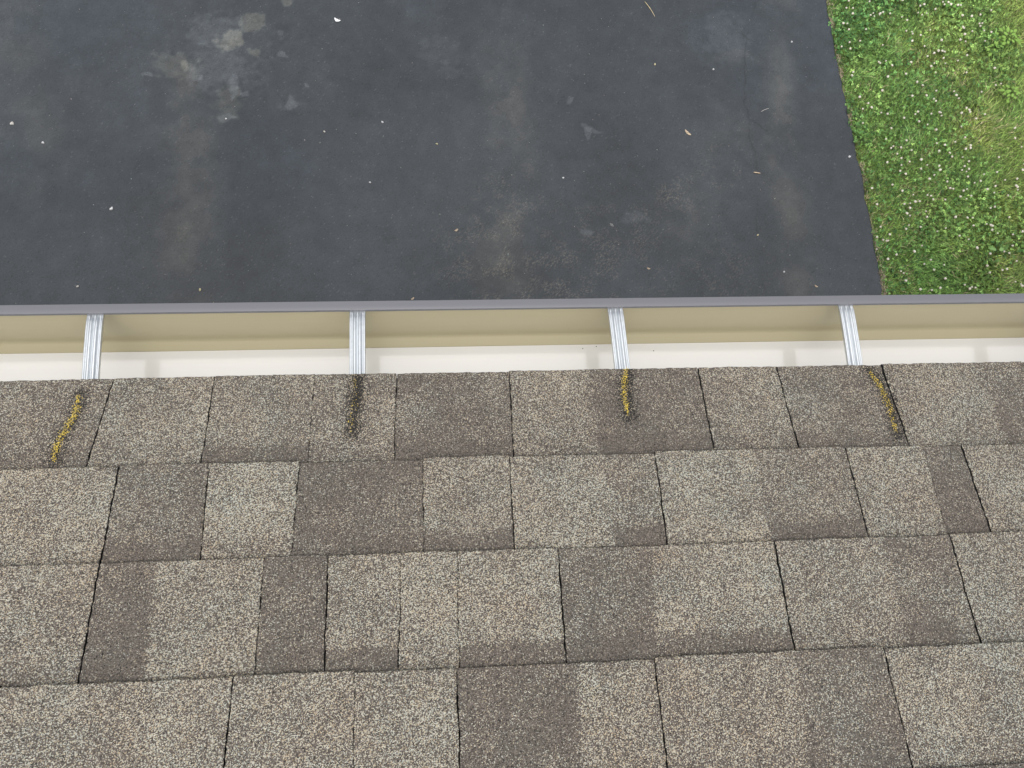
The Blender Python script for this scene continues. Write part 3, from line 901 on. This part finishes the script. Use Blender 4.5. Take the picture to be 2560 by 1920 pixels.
# dry thatch and soil along the driveway edge
NT_ = 1500
ty_ = rng.uniform(.9, 4.0, NT_); tx_ = edge_x(ty_) + .004 + np.abs(rng.normal(0, .016, NT_)) - .004
_k = fbm(ty_, ty_ * 0, 5, 3, 60) > rng.uniform(.36, .62, NT_); tx_, ty_ = tx_[_k], ty_[_k]; NT_ = len(tx_)
ta = rng.normal(1.5, .6, NT_); tl = rng.uniform(.006, .040, NT_); tw = rng.uniform(.001, .0032, NT_)
dx, dy = np.cos(ta) * tl / 2, np.sin(ta) * tl / 2
ox, oy = -np.sin(ta) * tw / 2, np.cos(ta) * tw / 2
tz0 = rng.uniform(-.004, .010, NT_); tz1 = tz0 + rng.uniform(-.004, .004, NT_)
V = np.stack([np.stack([tx_ - dx - ox, ty_ - dy - oy, tz0], 1), np.stack([tx_ - dx + ox, ty_ - dy + oy, tz0], 1), np.stack([tx_ + dx + ox, ty_ + dy + oy, tz1], 1), np.stack([tx_ + dx - ox, ty_ + dy - oy, tz1], 1),
              np.stack([tx_, ty_, np.maximum(tz0, tz1) + tw * .5], 1)], 1).reshape(-1, 3)
b0 = np.arange(NT_)[:, None] * 5
Ft = np.concatenate([b0 + np.array([[0, 1, 4]]), b0 + np.array([[1, 2, 4]]), b0 + np.array([[2, 3, 4]]), b0 + np.array([[3, 0, 4]])])
c = np.array([.46, .38, .27]) * rng.uniform(.3, 1.3, (NT_, 1))
o = link('dry_thatch', mesh_np('dry_thatch', V, [Ft], [M_GRASS], None, False, {'tint': ('FLOAT_COLOR', np.repeat(np.concatenate([c, np.ones((NT_, 1))], 1), 5, 0))}))
tag(o, 'dry tan thatch lying along the edge between driveway and lawn', 'thatch', kind='stuff')

# ------------------------------------------------------------------ litter on the driveway
M_CHIPW = simple('white_litter', (0.60, 0.60, 0.61), 0.5, nscale=60, namt=.12)
M_CHIPB = simple('wood_litter', (0.46, 0.37, 0.27), 0.8, nscale=90, namt=.35)
M_SEED = simple('pale_seed', (0.55, 0.50, 0.30), 0.6, nscale=200, namt=.2)
M_STRAW = simple('dry_straw', (0.60, 0.50, 0.30), 0.6, nscale=120, namt=.2)
M_STONE = simple('pale_stone', (0.52, 0.50, 0.47), 0.8, nscale=150, namt=.25)


def pebble(name, x, y, a, b, h, rot, mat, seed, label, cat, group=None):
    g = np.random.default_rng(seed)
    Vs = [(0, 0, h)]; Fs = []
    k = 9
    rr = 1 + g.normal(0, .16, k)
    for lvl, (f, z) in enumerate(((.6, .86), (1.0, .35), (.9, -.05))):
        for j in range(k):
            an = j * 6.283 / k
            lx, ly = a / 2 * f * rr[j] * math.cos(an), b / 2 * f * rr[j] * math.sin(an)
            Vs.append((lx * math.cos(rot) - ly * math.sin(rot), lx * math.sin(rot) + ly * math.cos(rot), z * h))
    T3 = [(0, 1 + j, 1 + (j + 1) % k) for j in range(k)]
    for l in range(2):
        for j in range(k):
            p0 = 1 + l * k
            Fs.append((p0 + j, p0 + k + j, p0 + k + (j + 1) % k, p0 + (j + 1) % k))
    o = link(name, mesh_np(name, np.array(Vs), [np.array(T3), np.array(Fs)], [mat], None, True), None, (x, y, .001))
    tag(o, label, cat, group)
    return o


def curl(name, x, y, L, W, rot, mat, label, cat, bend=.5, seed=0):
    """a small curled flake: bent sheet with thickness"""
    g = np.random.default_rng(seed)
    nu, nv = 9, 5
    Vs = []
    for side in (0, 1):
        for i in range(nu):
            tq = i / (nu - 1) - .5
            w_ = W * (1 - (2 * tq) ** 2 * .75) * (1 + .12 * math.sin(i * 2.1))
            for j in range(nv):
                s = j / (nv - 1) - .5
                lx = L * tq; ly = W * bend * (tq * tq * 3 - .3) + w_ * s
                z = .001 + .35 * W * abs(s) ** 1.5 + .3 * L * tq * tq + side * .0012
                Vs.append((lx * math.cos(rot) - ly * math.sin(rot), lx * math.sin(rot) + ly * math.cos(rot), z))
    q = nu * nv
    Fs = []
    for i in range(nu - 1):
        for j in range(nv - 1):
            a = i * nv + j
            Fs += [(a, a + 1, a + nv + 1, a + nv), (q + a + 1, q + a, q + a + nv, q + a + nv + 1)]
    rim = [i * nv for i in range(nu)] + [(nu - 1) * nv + j for j in range(1, nv)] + [i * nv + nv - 1 for i in range(nu - 2, -1, -1)] + list(range(nv - 2, 0, -1))
    for a, b in zip(rim, rim[1:] + rim[:1]):
        Fs.append((a, b, q + b, q + a))
    o = link(name, mesh_np(name, np.array(Vs), [np.array(Fs)], [mat], None, True), None, (x, y, .001))
    tag(o, label, cat)


def stalk(name, p, q, r, mat, label, cat, bow=.004):
    p, q = np.array(p), np.array(q)
    n_ = 8; Vs = []
    d_ = (q - p) / np.linalg.norm(q - p); s_ = np.array([-d_[1], d_[0]])
    for i in range(n_):
        tq = i / (n_ - 1); c_ = p * (1 - tq) + q * tq + s_ * bow * math.sin(math.pi * tq)
        rr = r * (.45 + .55 * math.sin(math.pi * min(1, .25 + tq * .7)))
        for j in range(6):
            an = j * 6.283 / 6
            Vs.append((*(c_ + s_ * rr * math.cos(an)), r + .001 + rr * math.sin(an)))
    Fs = [(i * 6 + j, i * 6 + (j + 1) % 6, (i + 1) * 6 + (j + 1) % 6, (i + 1) * 6 + j) for i in range(n_ - 1) for j in range(6)]
    Vs = np.array(Vs) - np.array([p[0], p[1], 0])
    o = link(name, mesh_np(name, Vs, [np.array(Fs), np.array([[5, 4, 3, 2, 1, 0], [(n_ - 1) * 6 + j for j in range(6)]])], [mat], None, True), None, (p[0], p[1], 0))
    tag(o, label, cat)


curl('white_flake', -.727, 3.301, .044, .020, -.5, simple('white_flake', (.80, .80, .82), .5, nscale=60, namt=.1), 'large white curled flake on the dark driveway, biggest piece of litter there', 'flake', .5, 1)
stalk('straw', (1.318, 3.482), (1.376, 3.365), .0022, M_STRAW, 'long thin yellow straw lying at the far edge of the driveway', 'straw')
curl('wood_chip', 1.514, 2.479, .052, .017, -.85, M_CHIPB, 'largest brown wood chip on the driveway, slanting near the hairline crack', 'wood chip', .2, 2)
stalk('twig', (1.915, 2.194), (1.957, 2.188), .0042, simple('peeled_twig', (.62, .47, .33), .7, nscale=100, namt=.2), 'short pale orange twig on the driveway beside the right-hand crack', 'twig', .001)
stalk('twig', (2.02, 2.64), (2.075, 2.665), .0016, M_STONE, 'faint thin grey twig beside the forked crack in the driveway', 'twig', .002)
curl('wood_chip', .018, 1.803, .024, .012, .5, M_CHIPB, 'small beige wood chip alone in the middle of the driveway', 'wood chip', .2, 3)
pebble('seed', -.093, 2.395, .019, .008, .005, -.5, M_SEED, 4, 'slim tan seed lying right of the driveway centre stain', 'seed')
pebble('pebble', -2.461, 2.396, .017, .016, .008, .2, M_CHIPW, 5, 'bright white pebble near the left edge of the driveway', 'pebble')
pebble('pebble', -2.021, 1.955, .022, .018, .009, .8, M_CHIPW, 6, 'white pebble left of the brown streak on the driveway', 'pebble')
pebble('seed', -1.475, 1.433, .022, .012, .006, 1.5, M_SEED, 7, 'pale yellow seed on the driveway just above the gutter lip', 'seed')
curl('wood_chip', -.247, 1.363, .022, .010, .6, M_CHIPB, 'small beige wood chip almost touching the gutter lip', 'wood chip', .2, 8)
pebble('pebble', .691, 2.158, .015, .013, .006, .3, M_CHIPW, 9, 'tiny white pebble in the plain middle part of the driveway', 'pebble')
pebble('seed', 1.344, 2.992, .018, .011, .006, 1.4, M_SEED, 10, 'upright pale seed below the long straw on the driveway', 'seed')
pebble('pebble', 1.734, 2.957, .014, .012, .006, .3, M_CHIPW, 11, 'tiny white pebble left of the long crack in the driveway', 'pebble')
pebble('pebble', 2.297, 3.179, .014, .012, .006, .9, M_CHIPW, 12, 'tiny white pebble between the long crack and the lawn', 'pebble')
pebble('pebble', 2.565, 2.31, .020, .014, .008, .4, M_CHIPW, 13, 'white pebble on the very edge of the driveway beside the grass', 'pebble')
pebble('pebble', -2.164, 1.463, .016, .014, .006, .4, M_STONE, 14, 'grey pebble on the driveway above the leftmost gutter hanger', 'pebble')
pebble('pebble', -2.656, 2.528, .026, .024, .008, .4, M_STONE, 15, 'dull beige pebble nearest the left border of the driveway', 'pebble')
pebble('pebble', -.431, 2.548, .017, .011, .006, -.6, M_CHIPW, 16, 'white oval pebble in a loose row right of the pale blue stain', 'pebble')
pebble('pebble', -.789, 2.48, .016, .012, .006, -.9, M_STONE, 17, 'pale pebble just below the pale blue round stain', 'pebble')
pebble('pebble', -.504, 2.128, .012, .011, .005, 0, M_CHIPW, 18, 'tiny white pebble left of the driveway centre', 'pebble')
pebble('seed', 1.889, 1.76, .016, .009, .005, .7, M_SEED, 19, 'pale seed at the lower end of the short crack', 'seed')
pebble('pebble', 2.025, 1.511, .013, .012, .006, .2, M_CHIPW, 20, 'tiny white pebble above the rightmost gutter hanger', 'pebble')
curl('wood_chip', 2.214, 1.414, .022, .010, -.6, M_CHIPB, 'small tan wood chip in the driveway corner near the lawn and gutter', 'wood chip', .2, 21)
curl('wood_chip', 1.18, 1.541, .020, .010, -.3, M_CHIPB, 'small tan wood chip above the third gutter hanger', 'wood chip', .2, 22)
pebble('pebble', -1.392, 2.568, .012, .011, .005, 0, M_CHIPW, 23, 'tiny white pebble inside the lowest pale stain', 'pebble')

GRAN = [(.2321, .0898, 'dark granule in the gutter left of the third hanger, the farther of two from it'),
        (.2575, .0932, 'dark granule in the gutter just left of the third hanger, at the front wall'),
        (.3632, .083, 'lone dark granule in the gutter to the right of the third hanger')]
for q, (x, y, lab) in enumerate(GRAN):
    o = pebble('roof_granule', x, y, .0022, .0018, .0011, q * 1.1, M_TAR, 40 + q, lab, 'granule')
    o.location.z = EZ - .1622

# fine grit: specks of a few millimetres
NG = 620
x = rng.uniform(-3.0, 2.55, NG); y = 1.15 + 2.6 * rng.random(NG)
s = rng.gamma(1.6, .0009, NG) + .0010
an = rng.uniform(0, 6.28, NG)
V, Fg = [], []
base = OCT_V[:5]
Vq = np.einsum('ij,nj->nij', np.ones((5, 1)), np.stack([x, y, np.full(NG, .0012)], 1))
loc = base[None] * s[:, None, None] * np.stack([rng.uniform(.7, 1.6, NG), rng.uniform(.5, 1, NG), np.full(NG, .6)], 1)[:, None, :]
ca, sa = np.cos(an)[:, None], np.sin(an)[:, None]
Vq[..., 0] += ca * loc[..., 0] - sa * loc[..., 1]; Vq[..., 1] += sa * loc[..., 0] + ca * loc[..., 1]; Vq[..., 2] += loc[..., 2]
Fg = (np.arange(NG)[:, None, None] * 5 + OCT_F[:4][None]).reshape(-1, 3)
c = np.array([.19, .19, .185]) * rng.uniform(.45, 1.6, (NG, 1)) * (1 + rng.normal(0, .06, (NG, 3)))
o = link('grit', mesh_np('grit', Vq.reshape(-1, 3), [Fg], [M_PETAL], None, False, {'tint': ('FLOAT_COLOR', np.repeat(np.concatenate([c, np.ones((NG, 1))], 1), 5, 0))}))
tag(o, 'fine pale grit specks scattered over the dark driveway', 'grit', kind='stuff')
